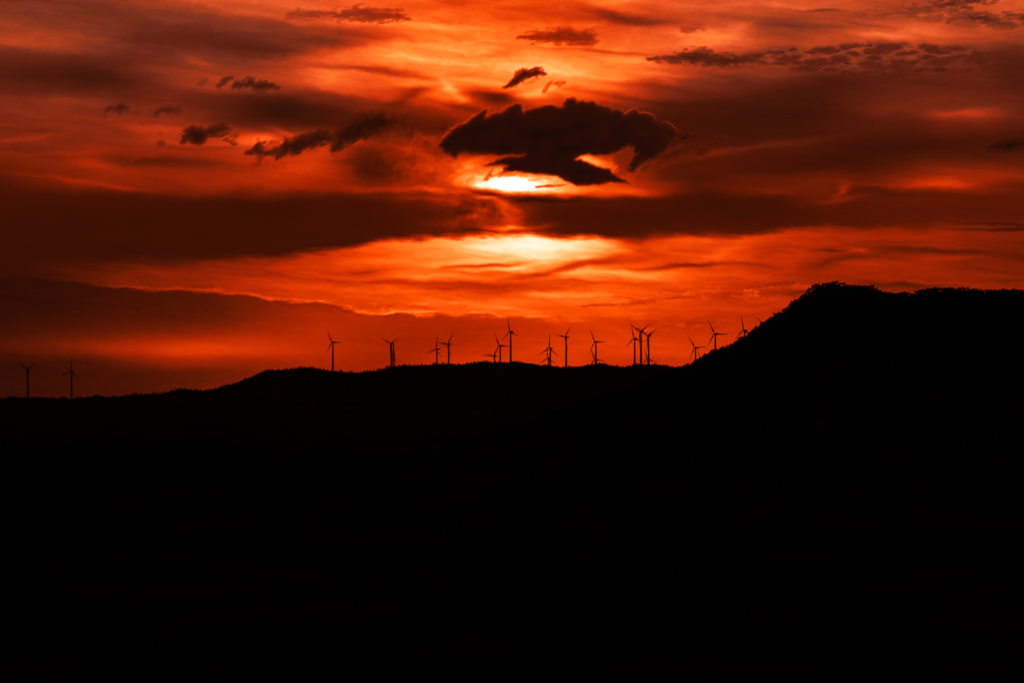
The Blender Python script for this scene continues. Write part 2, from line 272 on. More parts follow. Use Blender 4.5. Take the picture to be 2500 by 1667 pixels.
# --- noise on arrays (gradient noise, its sums and soft shapes), all in hundreds of pixels of sky
_perm = np.random.default_rng(5).permutation(4096)
_ang = np.random.default_rng(6).uniform(0, 2 * np.pi, 4096); _gx, _gy = np.cos(_ang), np.sin(_ang)
def pn(x, y, seed=0):
    xi = np.floor(x).astype(np.int64); yi = np.floor(y).astype(np.int64); fx = x - xi; fy = y - yi
    sx = fx * fx * fx * (fx * (fx * 6 - 15) + 10); sy = fy * fy * fy * (fy * (fy * 6 - 15) + 10)
    def g(i, j):
        h = _perm[(_perm[(xi + i + seed * 57) & 4095] + yi + j) & 4095]
        return _gx[h] * (fx - i) + _gy[h] * (fy - j)
    a = g(0, 0); c = g(1, 0); d = g(0, 1); e = g(1, 1)
    return (a + (c - a) * sx) * (1 - sy) + (d + (e - d) * sx) * sy
def fb(x, y, seed=0, o=5, r=.5, billow=False):
    t = 0; amp = 1.0; n = 0; f = 1.0
    for k in range(o):
        q = pn(x * f + 13.7 * k, y * f + 7.1 * k, seed + k)
        t = t + (np.abs(q) * 2 - .5 if billow else q * 1.5) * amp; n += amp ** 2; amp *= r; f *= 2.03
    return t / n ** .5
def sst(x, a, b):
    t = np.clip((x - a) / (b - a), 0, 1); return t * t * (3 - 2 * t)
def gaus(u, v, s):
    x, y, rx, ry, rot, amt = s
    cx, cy = sky_xy(x, y); c, sn = math.cos(math.radians(rot)), math.sin(math.radians(rot))
    du, dv = u - cx, v - cy
    return amt * np.exp(-((du * c + dv * sn) / (rx / 100)) ** 2 - ((dv * c - du * sn) / (ry / 100)) ** 2)
def lerp(a, b, t): return a + (b - a) * t
def raster(G, bx, by):
    """the coarse brightness table, spread on a fine raster and blurred"""
    xs = np.arange(-2.0, 27.01, .1); ys = np.arange(-1.0, 11.0, .05)
    rows = [np.interp(xs, [sky_xy(x, y)[0] for x in X26], G[y]) for y in sorted(G)]
    yy = [sky_xy(1250, y)[1] for y in sorted(G)]
    R = np.array([np.interp(ys, yy, [r[i] for r in rows]) for i in range(len(xs))]).T
    for ax, sg in ((1, bx / 10), (0, by / 5)):
        k = int(sg * 3) + 1; w = np.exp(-(np.arange(-k, k + 1) / sg) ** 2 / 2); w /= w.sum()
        R = np.apply_along_axis(lambda q: np.convolve(np.pad(q, k, mode='edge'), w, 'valid'), ax, R)
    return R
def sample(R, u, v):
    x = np.clip((u + 2.0) / .1, 0, R.shape[1] - 2.001); y = np.clip((v + 1.0) / .05, 0, R.shape[0] - 2.001)
    xi = x.astype(int); yi = y.astype(int); fx = x - xi; fy = y - yi
    return (R[yi, xi] * (1 - fx) + R[yi, xi + 1] * fx) * (1 - fy) + (R[yi + 1, xi] * (1 - fx) + R[yi + 1, xi + 1] * fx) * fy
def poly_sd(u, v, P):
    """signed distance to a polygon, positive inside"""
    d = np.full(u.shape, 1e9); ins = np.zeros(u.shape, bool); n = len(P)
    for i in range(n):
        ax, ay = P[i]; bx, by = P[(i + 1) % n]; ex, ey = bx - ax, by - ay
        L = ex * ex + ey * ey
        if L < 1e-12: continue
        t = np.clip(((u - ax) * ex + (v - ay) * ey) / L, 0, 1)
        d = np.minimum(d, (u - ax - ex * t) ** 2 + (v - ay - ey * t) ** 2)
        c = (ay > v) != (by > v)
        with np.errstate(divide='ignore', invalid='ignore'): xc = (bx - ax) * (v - ay) / (by - ay + 1e-15) + ax
        ins ^= c & (u < xc)
    d = np.sqrt(d); return np.where(ins, d, -d)

EDGE_B = [(-300,665),(0,655),(200,648),(400,642),(600,634),(700,625),(800,613),(900,597),(1000,583),(1100,574),(1200,569),(1300,570),(1400,573),(1500,576),(1560,582),(1620,577),(1700,573),(1860,566),(2000,560),(2150,553),(2300,546),(2500,538),(2800,525)]
def sky_brightness(u, v):
    w1 = fb(u * .28, v * 1.5 - u * .10, 1, 3); w2 = fb(u * .3, v * 1.5, 11, 3)
    w3 = fb(u * 1.1, v * 3.2, 21, 4, .55); w4 = fb(u * 1.3, v * 3.4, 31, 4, .55)
    uw = u + w1 * .26 + w3 * .12; vw = v + w2 * .075 + w4 * .045
    st1 = fb(uw * .5, vw * 3.6 - uw * .35, 41, 5, .58)
    st2 = fb(uw * .9, vw * 9.0 - uw * .5, 51, 4, .6)
    st3 = fb(uw * 2.2 + w3, vw * 5.0 + w4, 61, 6, .6)
    fib = fb(u * 1.0, v * 13.0 - u * .8 + w3, 71, 5, .6)
    fin = fb(u * 5 + w4 * 1.5, v * 9 + w3 * 1.5, 76, 5, .6)
    A = sample(raster(GRID_A, 24, 8), uw, vw); B = sample(raster(GRID_B, 24, 7), uw, vw)
    C = sample(raster(GRID_C, 30, 7), uw, v + w2 * .03)
    for s in STROKES:
        be = np.interp(s[0], [q[0] for q in EDGE_B], [q[1] for q in EDGE_B])
        if s[1] < be + 4: A = A + gaus(uw, vw, s)
        if s[1] > be - 12: B = B + gaus(uw, vw, s)
    up = 1 - sst(v, 1.2, 5.0)
    am = lerp(.22, 1.0, sst(A, 1.2, 5.5))
    A = A + am * (st1 * (up * .4 + .4) + st2 * .16 + st3 * (up * .22 + .10) + fin * (up * .09 + .03))
    # torn veil left of and below the sun
    qx = u * 1.9 + fb(u * 1.4, v * 1.7, 81, 3) * .8; qy = v * 2.4 + fb(u * 1.4, v * 1.7, 86, 3) * .8
    curl = fb(qx, qy, 91, 6, .58)
    ce = gaus(u, v, (1180, 515, 110, 52, 0, 1.0)) + gaus(u, v, (1040, 420, 170, 60, 0, .55)) + gaus(u, v, (980, 335, 130, 26, 0, .5)) + gaus(u, v, (1150, 350, 200, 60, 0, .25))
    A = A + curl * ce * 2.0
    bm = lerp(.25, 1.0, sst(B, 1.5, 6))
    B = B + bm * (st1 * .6 + st2 * .36 + fib * .24 + st3 * .10)
    # altocumulus, upper right: small flat based puffs in rows
    def puffs(sx, sy, seed, sk):
        x = u * sx + w3 * .5 + sk * v; y = v * sy + w4 * .3
        xi = np.floor(x); yi = np.floor(y); best = np.full(u.shape, 9.0)
        for i in (-1, 0, 1):
            for j in (-1, 0, 1):
                h = _perm[(_perm[(xi + i + seed).astype(np.int64) & 4095] + (yi + j).astype(np.int64)) & 4095]
                px = xi + i + .5 + .42 * _gx[h]; py = yi + j + .5 + .42 * _gy[h]; rr = .32 + .5 * ((h % 97) / 97.0) ** 1.5
                dy = (y - py); d = np.sqrt((x - px) ** 2 + (dy * np.where(dy > 0, 1.35, .9)) ** 2) / rr
                best = np.minimum(best, d)
        return best
    pz = puffs(2.5, 7.4, 3, .5) - fin * .28 - st3 * .3
    pm = 1 - sst(pz, .45, 1.45)
    reg = gaus(u, v, (2130, 142, 240, 34, 0, 1.2)) + gaus(u, v, (1960, 138, 150, 16, 0, .6)) + gaus(u, v, (2310, 152, 150, 30, 4, .6)) + gaus(u, v, (2080, 165, 120, 20, 5, .8))
    A = lerp(A, 2.0 + fin * .6 + st3 * .4, pm * sst(reg + st3 * .12, .2, .7) * .9)
    pm2 = 1 - sst(puffs(5.0, 13.0, 15, .8) - fin * .3 - st3 * .3, .3, 1.3)
    A = lerp(A, 2.8 + fin * .4, pm2 * sst(reg + st3 * .3, .35, .8) * .55)
    reg2 = gaus(u, v, (2330, 42, 260, 26, 6, 1.1)) + gaus(u, v, (2450, 60, 100, 20, 0, .6)) + gaus(u, v, (2250, 100, 160, 14, 0, .5))
    A = lerp(A, 3.9, (1 - sst(puffs(2.0, 8.0, 9, .9) - fin * .35, .5, 1.0)) * sst(reg2, .35, 1.0) * .5)
    # lower edge of the dark bank
    def line(pts, x): q = [sky_xy(*p) for p in pts]; return np.interp(x, [p[0] for p in q], [p[1] for p in q])
    dB = v - line(EDGE_B, u) + w3 * .07 + st2 * .03 + fb(u * .8, v * .8, 96, 3) * .08
    wB = lerp(.28, .12, sst(u, 2, 9)) + .08 * sst(np.abs(u - 15.7), .9, .2) * 1.0
    S = lerp(A, B, sst(dB, -wB, wB * 1.1))
    # lower edge of the lit layer with a glowing lip
    ec = [(-300,690),(0,674),(60,672),(110,682),(170,688),(230,699),(300,706),(380,710),(430,708),(500,712),(560,720),(620,727),(680,737),(760,741),(830,750),(900,768),(960,772),(1030,768),(1100,770),(1180,773),(1300,778),(1400,781),(1500,781),(1600,776),(1700,772),(1800,770),(1900,768),(2500,768)]
    rag = fb(u * 1.2, v * 7.0, 101, 5, .6)
    dC = v - line(ec, u) + rag * lerp(.04, .08, sst(u, 5, 9)) + w3 * .03 + fb(u * 2.2, v, 104, 4) * .03
    wC = lerp(.035, .12, sst(u, 9.5, 15)) + .06 * (1 - sst(u, 0, 3))
    S = lerp(S, C + st1 * .22 + rag * .35 * sst(u, 9, 17) + st3 * .12, sst(dC, -wC, wC))
    lip = np.exp(-((dC + .045) * 22) ** 2) * sst(u, 2.0, 3.6) * (1 - sst(u, 12, 14.5)) * sst(fib, -.55, .5)
    S = S + lip * 1.7
    # crinkled bright cirrus
    crk = fb(u * 2.0 + w3 * .9, v * 7.5 + w4 * .9 - u * .3, 111, 6, .62)
    cr = gaus(u, v, (900, 758, 90, 14, 3, .9)) + gaus(u, v, (1830, 714, 150, 17, -2, .9)) + gaus(u, v, (1580, 728, 70, 10, -6, .6)) \
        + gaus(u, v, (1640, 800, 130, 24, 0, .6)) + gaus(u, v, (700, 738, 70, 8, 4, .7)) + gaus(u, v, (1900, 700, 90, 14, -6, .6)) + gaus(u, v, (1500, 690, 500, 60, 0, .12))
    S = S + (sst(crk, -.15, .75) - .35) * cr * 2.2
    # the thin crossing veil of the sun glare
    S = S + gaus(u, v, (1255, 448, 40, 12, 4, 3.0)) + fin * gaus(u, v, (1260, 445, 160, 26, 4, 1.2))
    # firm clouds
    clouds = [([sky_xy(*q) for q in P], val, rough, soft, i == 0, P[0][1] < 120) for i, (P, val, rough, soft) in enumerate(POLYS)]
    clouds += [([sky_xy(x, t) for x, t, b in P] + [sky_xy(x, b) for x, t, b in reversed(P)], val, rough, soft, False, True) for P, val, rough, soft, _ in CLOUDS]
    for P, val, rough, soft, big, flat in clouds:
        x0 = min(p[0] for p in P) - .35; x1 = max(p[0] for p in P) + .35; y0 = min(p[1] for p in P) - .3; y1 = max(p[1] for p in P) + .3
        k = np.nonzero((u > x0) & (u < x1) & (v > y0) & (v < y1))[0]
        if not len(k): continue
        U, W = u[k], v[k]
        th = (y1 - y0 - .6); a = min(rough * .01, th * .35); sf = soft / 100.0 * (1 if big else 1.35)
        # ragged, wind drawn edges: noise stretched from lower left to upper right
        ta = .64 + .35 * math.sin(x0 * 7.3); p = U * math.cos(ta) - W * math.sin(ta); q = U * math.sin(ta) + W * math.cos(ta)
        nd = fb(U * 3.0, W * 12.0, 136, 5, .62) if flat else fb(p * 3.5, q * 9.0, 131, 5, .55)
        nf = fb(U * 9, W * 10, 141, 4, .55)
        Uw = U + fb(U * 5, W * 5, 151, 3) * a * .7; Ww = W + fb(U * 5, W * 5, 161, 3) * a * .45
        f = poly_sd(Uw, Ww, P)
        if big:
            f = f + nf * .012 + nd * .022 * sst(fb(U * 1.6, W * 1.6, 191, 2), -.6, .6)
            sl = sf * 1.25 * lerp(1.0, 2.8, sst(U, 15.5, 16.3)) * lerp(1.0, 1.6, sst(W, 3.5, 3.65) * sst(U, 13.0, 12.0))
            # sunlit fringe along the upper side
            axis = W - (3.56 - (U - 10.7) * .02)
            side = 1 - sst(axis, -.22, .05)
            lit = sst(fb(U * 2.5, W * 2.5, 171, 3), -.75, .25) * side
            line = np.exp(-((f + .047 + nf * .006) / .017) ** 2) * lit * (1 - sst(U, 16.3, 16.9))
            veil = sst(f + .02, -.13, -.02) * (1 - sst(f, -.03, 0)) * (1 - sst(U, 12.6, 13.1)) * side * sst(nf + nd, -.6, .7)
            S[k] = lerp(S[k], np.maximum(S[k] + .6, 5.8), np.clip(line * .95 + veil * .65, 0, 1))
            mk = sst(f, -sl, sl)
            body = val + (1 - sst(f, 0, .16)) * .55 + fb(U * 1.8, W * 2.6, 181, 5) * .26 + (1 - sst(W, 2.5, 3.3)) * .35 + sst(U, 15.0, 16.5) * .3
            S[k] = lerp(S[k], body, mk * .985)
            continue
        dens = f / sf + nd * (1.1 + rough * .10) * .8 + nf * .35
        mk = 1 - np.exp(-np.maximum(dens + (1.5 if val < 1 else .85), 0) ** 1.3 * (1.1 if val < 2.2 else .8))
        mk = mk * sst(f, -sf * 1.6 - a, -sf * .2)
        body = val + nd * (.9 if flat else .45) + nf * .25 + (1 - sst(f, 0, .12)) * .8 + fb(U * 2, W * 3, 201, 3) * .4
        S[k] = lerp(S[k], body, mk * (.97 if val < 3 else .88))
    return S

def sky_material():
    m = bpy.data.materials.new('sunset_sky'); m.use_nodes = True
    nt = m.node_tree; nt.nodes.clear(); g = Graph(nt)
    tc = nt.nodes.new('ShaderNodeTexCoord')
    nrm = nt.nodes.new('ShaderNodeVectorMath'); nrm.operation = 'NORMALIZE'
    nt.links.new(tc.outputs['Object'], nrm.inputs[0])
    sep = nt.nodes.new('ShaderNodeSeparateXYZ'); nt.links.new(nrm.outputs[0], sep.inputs[0])
    dx, dy, dz = (E(g, sep.outputs[i]) for i in range(3))
    u = g.math('ARCTAN2', dx, dy) * (F / 100) + 12.5
    v = g.math('ARCSINE', dz) * (-F / 100) + HY / 100
    at_ = nt.nodes.new('ShaderNodeAttribute'); at_.attribute_name = 'brightness'
    S = E(g, at_.outputs['Fac'])
    n1 = g.noise(g.vec(u * .28, v * 1.5 - u * .10), 1.0, 2, .5)
    hair = g.noise(g.vec(u * 3.0, v * 14.0 - u * 1.2, 2.0), 1.0, 4, .6)
    S = S + (hair - .5) * g.smooth(S, 2.0, 7.0, .08, .3)
    low = [(24,8,6),(52,14,4),(74,18,3),(100,24,2),(132,29,1),(166,34,0),(200,44,0),(228,58,0),(254,80,2),(255,112,24),(255,148,56),(255,188,108),(255,228,176),(255,249,228),(255,255,255)]
    high = [(34,14,10),(62,22,12),(84,30,16),(106,38,22),(128,50,30),(152,56,28),(180,64,30),(208,76,34),(236,94,46),(255,122,54),(255,150,66),(255,188,108),(255,228,176),(255,249,228),(255,255,255)]
    t = S * (1 / 14.0)
    colr = g.mixc(g.ramp(t, low), g.ramp(t, high), g.smooth(v + (n1 - .5) * 1.5, .4, 5.0, 1.0, .06) * g.smooth(g.math('ABSOLUTE', u - 12.2), 1.0, 6.5, .12, 1.0))
    # plain dusk away from the lit quarter
    away = g.math('ARCCOSINE', (dy * math.cos(.075) + dz * math.sin(.075)).min(1.0))
    dim = g.mixc(srgb((38, 13, 8)), srgb((46, 22, 20)), g.smooth(away, .35, 1.2))
    colr = g.mixc(dim, colr, g.smooth(away, .21, .42, 1.0, 0.0))
    em = nt.nodes.new('ShaderNodeEmission'); g.put(em.inputs[0], colr); em.inputs[1].default_value = 1.0
    out = nt.nodes.new('ShaderNodeOutputMaterial'); nt.links.new(em.outputs[0], out.inputs[0])
    try: m.cycles.emission_sampling = 'NONE'
    except Exception: pass
    return m

def build_sky():
    """a dome of 60 km radius, finely meshed where the clouds are"""
    R = 60000.0
    st = SKY_STEP / F
    az = np.concatenate([np.linspace(-math.pi, -.31, 30)[:-1], np.arange(-.31, -.2, .01), np.arange(-.2, .2, st), np.arange(.2, .31, .01), np.linspace(.31, math.pi, 30)])
    el = np.concatenate([np.linspace(-.15, -.012, 6)[:-1], np.arange(-.012, .162, st), np.arange(.162, .27, .01), np.linspace(.28, math.pi / 2 - .02, 18)])
    na, ne = len(az), len(el)
    AZ, EL = np.meshgrid(az, el)
    co = np.stack([np.sin(AZ) * np.cos(EL), np.cos(AZ) * np.cos(EL), np.sin(EL)], -1).reshape(-1, 3) * R
    nv = na * ne
    co = np.vstack([co, [[0, 0, R]]])
    i, j = np.meshgrid(np.arange(ne - 1), np.arange(na - 1), indexing='ij')
    a = (i * na + j).ravel(); quads = np.stack([a, a + na, a + na + 1, a + 1], -1)
    me = bpy.data.meshes.new('sky')
    nq = len(quads); k = (ne - 1) * na + np.arange(na - 1); tris = np.stack([k, np.full(na - 1, nv), k + 1], -1)
    me.vertices.add(nv + 1); me.vertices.foreach_set('co', co.ravel())
    me.loops.add(nq * 4 + len(tris) * 3); me.loops.foreach_set('vertex_index', np.concatenate([quads.ravel(), tris.ravel()]).astype(np.int32))
    me.polygons.add(nq + len(tris)); me.polygons.foreach_set('loop_start', np.concatenate([np.arange(nq) * 4, nq * 4 + np.arange(len(tris)) * 3]).astype(np.int32))
    me.update(calc_edges=True); me.validate()
    u = 12.5 + AZ.ravel() * F / 100; v = HY / 100 - EL.ravel() * F / 100
    S = np.append(sky_brightness(u, v), 1.0)
    at_ = me.attributes.new('brightness', 'FLOAT', 'POINT'); at_.data.foreach_set('value', S.astype(np.float32))
    tag(link('sky', me, sky_material()), 'red and orange sunset sky with dark cloud banks', kind='structure')
SKY_STEP = 2.0

# ------------------------------------------------------------------ materials
def matte(name, c1, c2, scale, rough=.9, bump=0.0, metal=0.0, spec=0.0, low=None):
    m = bpy.data.materials.new(name); m.use_nodes = True
    nt = m.node_tree; b = nt.nodes['Principled BSDF']; g = Graph(nt)
    tc = nt.nodes.new('ShaderNodeTexCoord')
    n = nt.nodes.new('ShaderNodeTexNoise'); n.inputs['Scale'].default_value = scale; n.inputs['Detail'].default_value = 6
    nt.links.new(tc.outputs['Object'], n.inputs['Vector'])
    c = g.mixc((*c1, 1), (*c2, 1), g.smooth(E(g, n.outputs[0]), .35, .65))
    if low:     # ridge haze painted into the colour, fading to dark toward the valley
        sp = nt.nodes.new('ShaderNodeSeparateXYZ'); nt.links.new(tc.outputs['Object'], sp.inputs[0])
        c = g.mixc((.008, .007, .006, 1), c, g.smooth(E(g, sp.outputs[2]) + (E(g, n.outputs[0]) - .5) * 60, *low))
    g.put(b.inputs['Base Color'], c)
    b.inputs['Roughness'].default_value = rough; b.inputs['Metallic'].default_value = metal
    b.inputs['Specular IOR Level'].default_value = spec
    if bump:
        bp = nt.nodes.new('ShaderNodeBump'); bp.inputs['Strength'].default_value = bump
        nt.links.new(n.outputs[0], bp.inputs['Height']); nt.links.new(bp.outputs[0], b.inputs['Normal'])
    return m
M_FIELD = matte('valley_floor', (.010, .009, .008), (.016, .014, .011), .02)
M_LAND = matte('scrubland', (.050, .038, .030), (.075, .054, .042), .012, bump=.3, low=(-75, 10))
M_ROCKY = matte('forested_slope', (.010, .013, .008), (.022, .020, .013), .02, bump=.3)
M_LEAF = matte('pine_needles', (.030, .040, .022), (.050, .055, .030), .6)
M_BARK = matte('bark', (.05, .035, .025), (.09, .065, .045), 2.0)
M_PAINT = matte('turbine_paint', (.30, .30, .29), (.36, .36, .35), .15, rough=.5)
M_STEEL = matte('galvanised_steel', (.18, .18, .18), (.26, .26, .26), 1.5, rough=.6, metal=.3)

# ------------------------------------------------------------------ silhouettes measured on the photograph
RIDGE = [(0,969.5),(10,969.5),(20,968),(28,966),(38,967),(50,968),(60,967),(70,967),(80,966.5),(90,967),(100,968),(112,966.5),(118,969),(128,968),(135,970),(143,971),(152,966.5),(160,967.5),(168,971.5),(175,973),(182,971),(193,967),(200,968),(213,966),(220,966),(234,962),(240,963),(250,964.5),(260,966),(270,966),(280,965),(290,966),
(300,964),(308,962),(318,961),(328,958),(335,959),(345,959),(355,960),(362,959.5),(370,962),(376,957),(382,959),(390,958),(397,956.5),(405,955),(413,955),(420,951),(430,947.5),(437,949),(441,946),(450,947),(455,946.5),(465,948),(480,949),(490,950),(500,951.5),(505,950),(513,948),(525,946),(535,943),(543,938.5),(552,937),(560,936.5),(570,935),(580,931.5),(587,928),(593,927),(599,921.5),(605,922.5),(615,918),(625,912.5),(635,908.5),(645,904),(655,899.5),(665,900),(680,900),(693,900),(700,898),(710,898),(720,896),(730,894),(735,893),(745,894),(755,895.5),(760,893),(768,896.5),
(780,897.5),(790,899),(800,901),(810,903),(820,903.5),(831,901.5),(835,904),(845,906),(850,906.5),(857,904.5),(863,907.5),(868,908.5),(872,907),(880,907),(888,904.5),(893,905),(897,901),(903,900.5),(908,904.5),(911,900),(914,904),(920,902),(927,897.5),(932,902),(938,899),(943,893),(947,891),(955,892),(965,892),(975,889.5),(987,887.5),(1000,887.5),(1010,889.5),(1015,891),(1020,889),(1030,887.5),(1040,888.5),(1050,889.5),(1056,885.5),
(1062,883.5),(1067,885.5),(1073,885.5),(1081,883.5),(1088,885.5),(1095,887),(1102,885.5),(1108,886.5),(1112,888.5),(1120,886.5),(1130,887),(1140,884.5),(1148,884),(1158,881),(1165,882),(1172,881),(1178,880),(1184,879),(1190,879),(1197,881),(1203,883),(1215,882),(1225,883),(1231,881.5),(1238,883),(1245,881),(1253,880),(1259,880),(1264,881),(1268,880),(1272,883),(1277,884),(1282,886),(1295,886),(1305,888),(1312,889.5),
(1320,891),(1328,888.5),(1334,889),(1345,890),(1352,892),(1360,892),(1367,895),(1375,893),(1382,895),(1390,891),(1398,894),(1410,894),(1420,892.5),(1427,891),(1435,888),(1445,886.5),(1455,884),(1463,884),(1472,884.5),(1480,886),(1490,888.5),(1497,891),(1505,890),(1512,892),(1520,893.5),(1530,892),(1537,890),(1545,888),(1552,886.5),(1558,886),(1564,888),(1575,888),(1583,887),(1592,887),(1600,885.5),(1610,887),(1620,889),(1628,889),(1634,892),(1642,893),(1655,893)]
BARE = [(602, 656), (1274, 1318), (1401, 1424), (571, 596)]     # smooth grassy stretches
MOUNT = [(1650,893),(1662,891),(1671,888),(1680,886),(1690,881.8),(1697,878),(1703,876),(1706,871),(1711,869),(1718,863),(1724,861),(1730,860),(1734,855),(1741,850),(1750,850),(1757,849),(1761,845),(1766,842),(1772,843),(1777,840),(1784,838),(1790,835),(1794,830),(1800,829),(1804,825),(1808,818.5),(1815,818),(1823,817),(1828,811),(1833,807),(1838,801),(1844,798),(1850,793),(1857,790),(1861,783),(1867,782),(1872,779),(1876,775),
(1880,774),(1885,770),(1890,769),(1894,763),(1902,758),(1907,761),(1911,757),(1916,750),(1923,746),(1930,739),(1937,732),(1944,728),(1951,727),(1956,720),(1961,716),(1967,713),(1973,706),(1981,699),(1988,694),(1996,690),(2003,693),(2011,689),(2020,688),(2028,687),(2034,685.5),(2040,684.5),(2049,688.5),(2060,689),(2070,694),(2079,693.5),(2087,693),(2096,694),(2103,696),(2111,694),(2121,695),(2129,694.5),(2136,699),(2144,705),(2153,708),(2161,709),(2166,713),(2174,710.5),(2182,712),(2190,714),
(2200,712),(2208,709),(2215,711.5),(2223,716),(2228,713),(2235,714),(2241,708.5),(2248,705),(2257,704),(2266,702),(2275,700.5),(2283,698),(2290,702),(2298,700),(2308,699.5),(2317,698.5),(2326,700),(2335,702),(2344,699.5),(2358,699.5),(2367,706),(2375,701.5),(2383,704),(2393,704.5),(2401,707),(2409,706),(2419,704),(2430,704),(2440,706),(2451,701.5),(2459,704),(2468,705),(2477,702),(2485,704.5),(2493,706),(2501,707),(2510,706),(2520,709)]

def smooth_line(pts, win, drop, lo, hi, step=4.0):
    xs = np.arange(lo, hi, step); ys = np.interp(xs, [p[0] for p in pts], [p[1] for p in pts])
    k = max(1, int(win / step)); ker = np.hanning(k + 2)[1:-1]; ker /= ker.sum()
    yp = np.pad(ys, k, mode='edge')
    sm = np.convolve(yp, ker, mode='same')[k:-k]
    return xs, sm + drop
# ridge ground line
rl = [(-1400, 1010), (-700, 985), (-200, 972)] + RIDGE + [(1700, 892), (1800, 885), (1900, 878), (2100, 872), (2600, 880), (3300, 930), (4200, 1000)]
rxs, rys = smooth_line(rl, 36, 3.4, -1400, 4200)
ryb = np.interp(rxs, *smooth_line(rl, 10, .3, -1400, 4200))
wb = np.zeros_like(rxs)
for a, b in BARE: wb = np.maximum(wb, np.clip(np.minimum(rxs - a + 8, b + 8 - rxs) / 10, 0, 1))
rys = rys * (1 - wb) + ryb * wb
DC = [(-1400,5600),(0,4850),(175,4640),(500,4750),(812,4800),(955,4880),(1066,4720),(1246,4560),(1380,4620),(1455,4400),(1565,4250),(1700,4220),(2000,4150),(4200,4600)]
DCx, DCy = np.array(DC, float).T
def ridge_D(px): return float(np.interp(px, DCx, DCy))
ml = [(300,1290),(700,1200),(1000,1110),(1250,1025),(1400,978),(1520,938),(1600,908)] + MOUNT + [(2560,708),(2750,720),(3100,760),(3700,900),(4300,1120)]
mxs, mys = smooth_line(ml, 40, 10, 300, 4300)
DM = [(300,2200),(1400,2500),(2050,2650),(2500,2700),(4300,2400)]
DMx, DMy = np.array(DM, float).T
def mount_D(px): return float(np.interp(px, DMx, DMy))

GROUND_Z = -80.0
def fbm(x, y, s, seed=0.0, o=5):
    return mnoise.fractal(Vector((x / s, y / s, seed)), 1.0, 2.0, o)
def ridge_h(px, t):
    """height on the ridge at pixel column px, t metres beyond its crest"""
    D = ridge_D(px); yc = float(np.interp(px, rxs, rys)); zc = at(CX, yc, D).z
    if t < 0:
        a = -t; w = min(1, a / 250)
        z = zc - 6 * (1 - math.exp(-a / 60)) - a * .10 - fbm(px * .7, t, 420, 3) * 16 * w - abs(fbm(px * .7, t, 260, 8)) * 16 * w
    else:
        w = min(1, t / 200)
        z = zc - 3.2 * min(1, t / 40) - max(0, t - 20) * .11 + fbm(px * .7, t, 300, 5) * 6 * w
    return max(z, GROUND_Z - 6)
def mount_h(px, t):
    D = mount_D(px); yc = float(np.interp(px, mxs, mys)); zc = at(CX, yc, D).z
    a = abs(t); w = min(1, a / 160)
    z = zc - 10 * (1 - math.exp(-a / 60)) - a * (.20 if t < 0 else .24) - (fbm(px * .38, t, 240, 13) * 20 + abs(fbm(px * .38, t, 130, 18)) * 16) * w
    return max(z, GROUND_Z - 6)
def at_px(px, D): return (px - CX) / F * D / math.cos(PITCH)

def strip(name, pxs, ts, Df, hf, mat, label):
    V = []; Fc = []; n = len(ts)
    for px in pxs:
        D0 = Df(px)
        for t in ts:
            D = D0 + t
            V.append((at_px(px, D), D, hf(px, t)))
    for i in range(len(pxs) - 1):
        for j in range(n - 1):
            a = i * n + j; Fc.append((a, a + n, a + n + 1, a + 1))
    o = link(name, mesh_np(name, V, Fc), mat, smooth=True)
    return tag(o, label, kind='structure')

def build_land():
    ts = [-1700,-1500,-1300,-1150,-1000,-880,-770,-670,-580,-500,-430,-360,-300,-250,-200,-160,-125,-95,-70,-50,-34,-20,-10,-4,0,4,10,20,35,55,80,110,150,200,260,340,440,560,700,900,1150,1400]
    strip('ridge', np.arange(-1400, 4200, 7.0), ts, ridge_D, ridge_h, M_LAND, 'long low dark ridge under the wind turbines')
    ts = [-1150,-1000,-860,-740,-640,-560,-490,-430,-375,-320,-270,-225,-185,-150,-120,-92,-68,-48,-32,-18,-8,0,8,18,32,50,75,110,160,230,320,430,560,700,850]
    strip('mountain', np.arange(300, 4300, 8.0), ts, mount_D, mount_h, M_ROCKY, 'steep wooded dark mountain filling the right side')
    # one ground sheet out to the horizon
    V = []; Fc = []; na = 180
    rs = [0.01, 4, 10, 20, 35, 60, 90, 130, 180, 240, 310, 390, 470, 560, 660, 770, 890, 1020, 1170, 1340, 1540, 1780, 2050, 2400, 2800, 3300, 4000, 5000, 6500, 9000, 13000, 20000, 32000, 55000]
    for r in rs:
        for k in range(na):
            a = 2 * math.pi * k / na; x, y = r * math.sin(a), r * math.cos(a)
            z = -1.8 - .205 * r if r < 381 else GROUND_Z
            if r > 60: z += fbm(x, y, 700, 1) * 9 * min(1, (r - 60) / 500) * (1 if r < 9000 else .3)
            # low spurs in the valley
            z += 26 * math.exp(-((x - 45) / 190) ** 2 - ((y - 1080) / 130) ** 2) + 30 * math.exp(-((x + 260) / 260) ** 2 - ((y - 1750) / 210) ** 2)
            V.append((x, y, z))
    for i in range(len(rs) - 1):
        for k in range(na):
            a = i * na + k; b = i * na + (k + 1) % na; Fc.append((a, b, b + na, a + na))
    tag(link('ground', mesh_np('ground', V, Fc), M_FIELD, smooth=True), 'dark valley floor in the foreground', kind='structure')

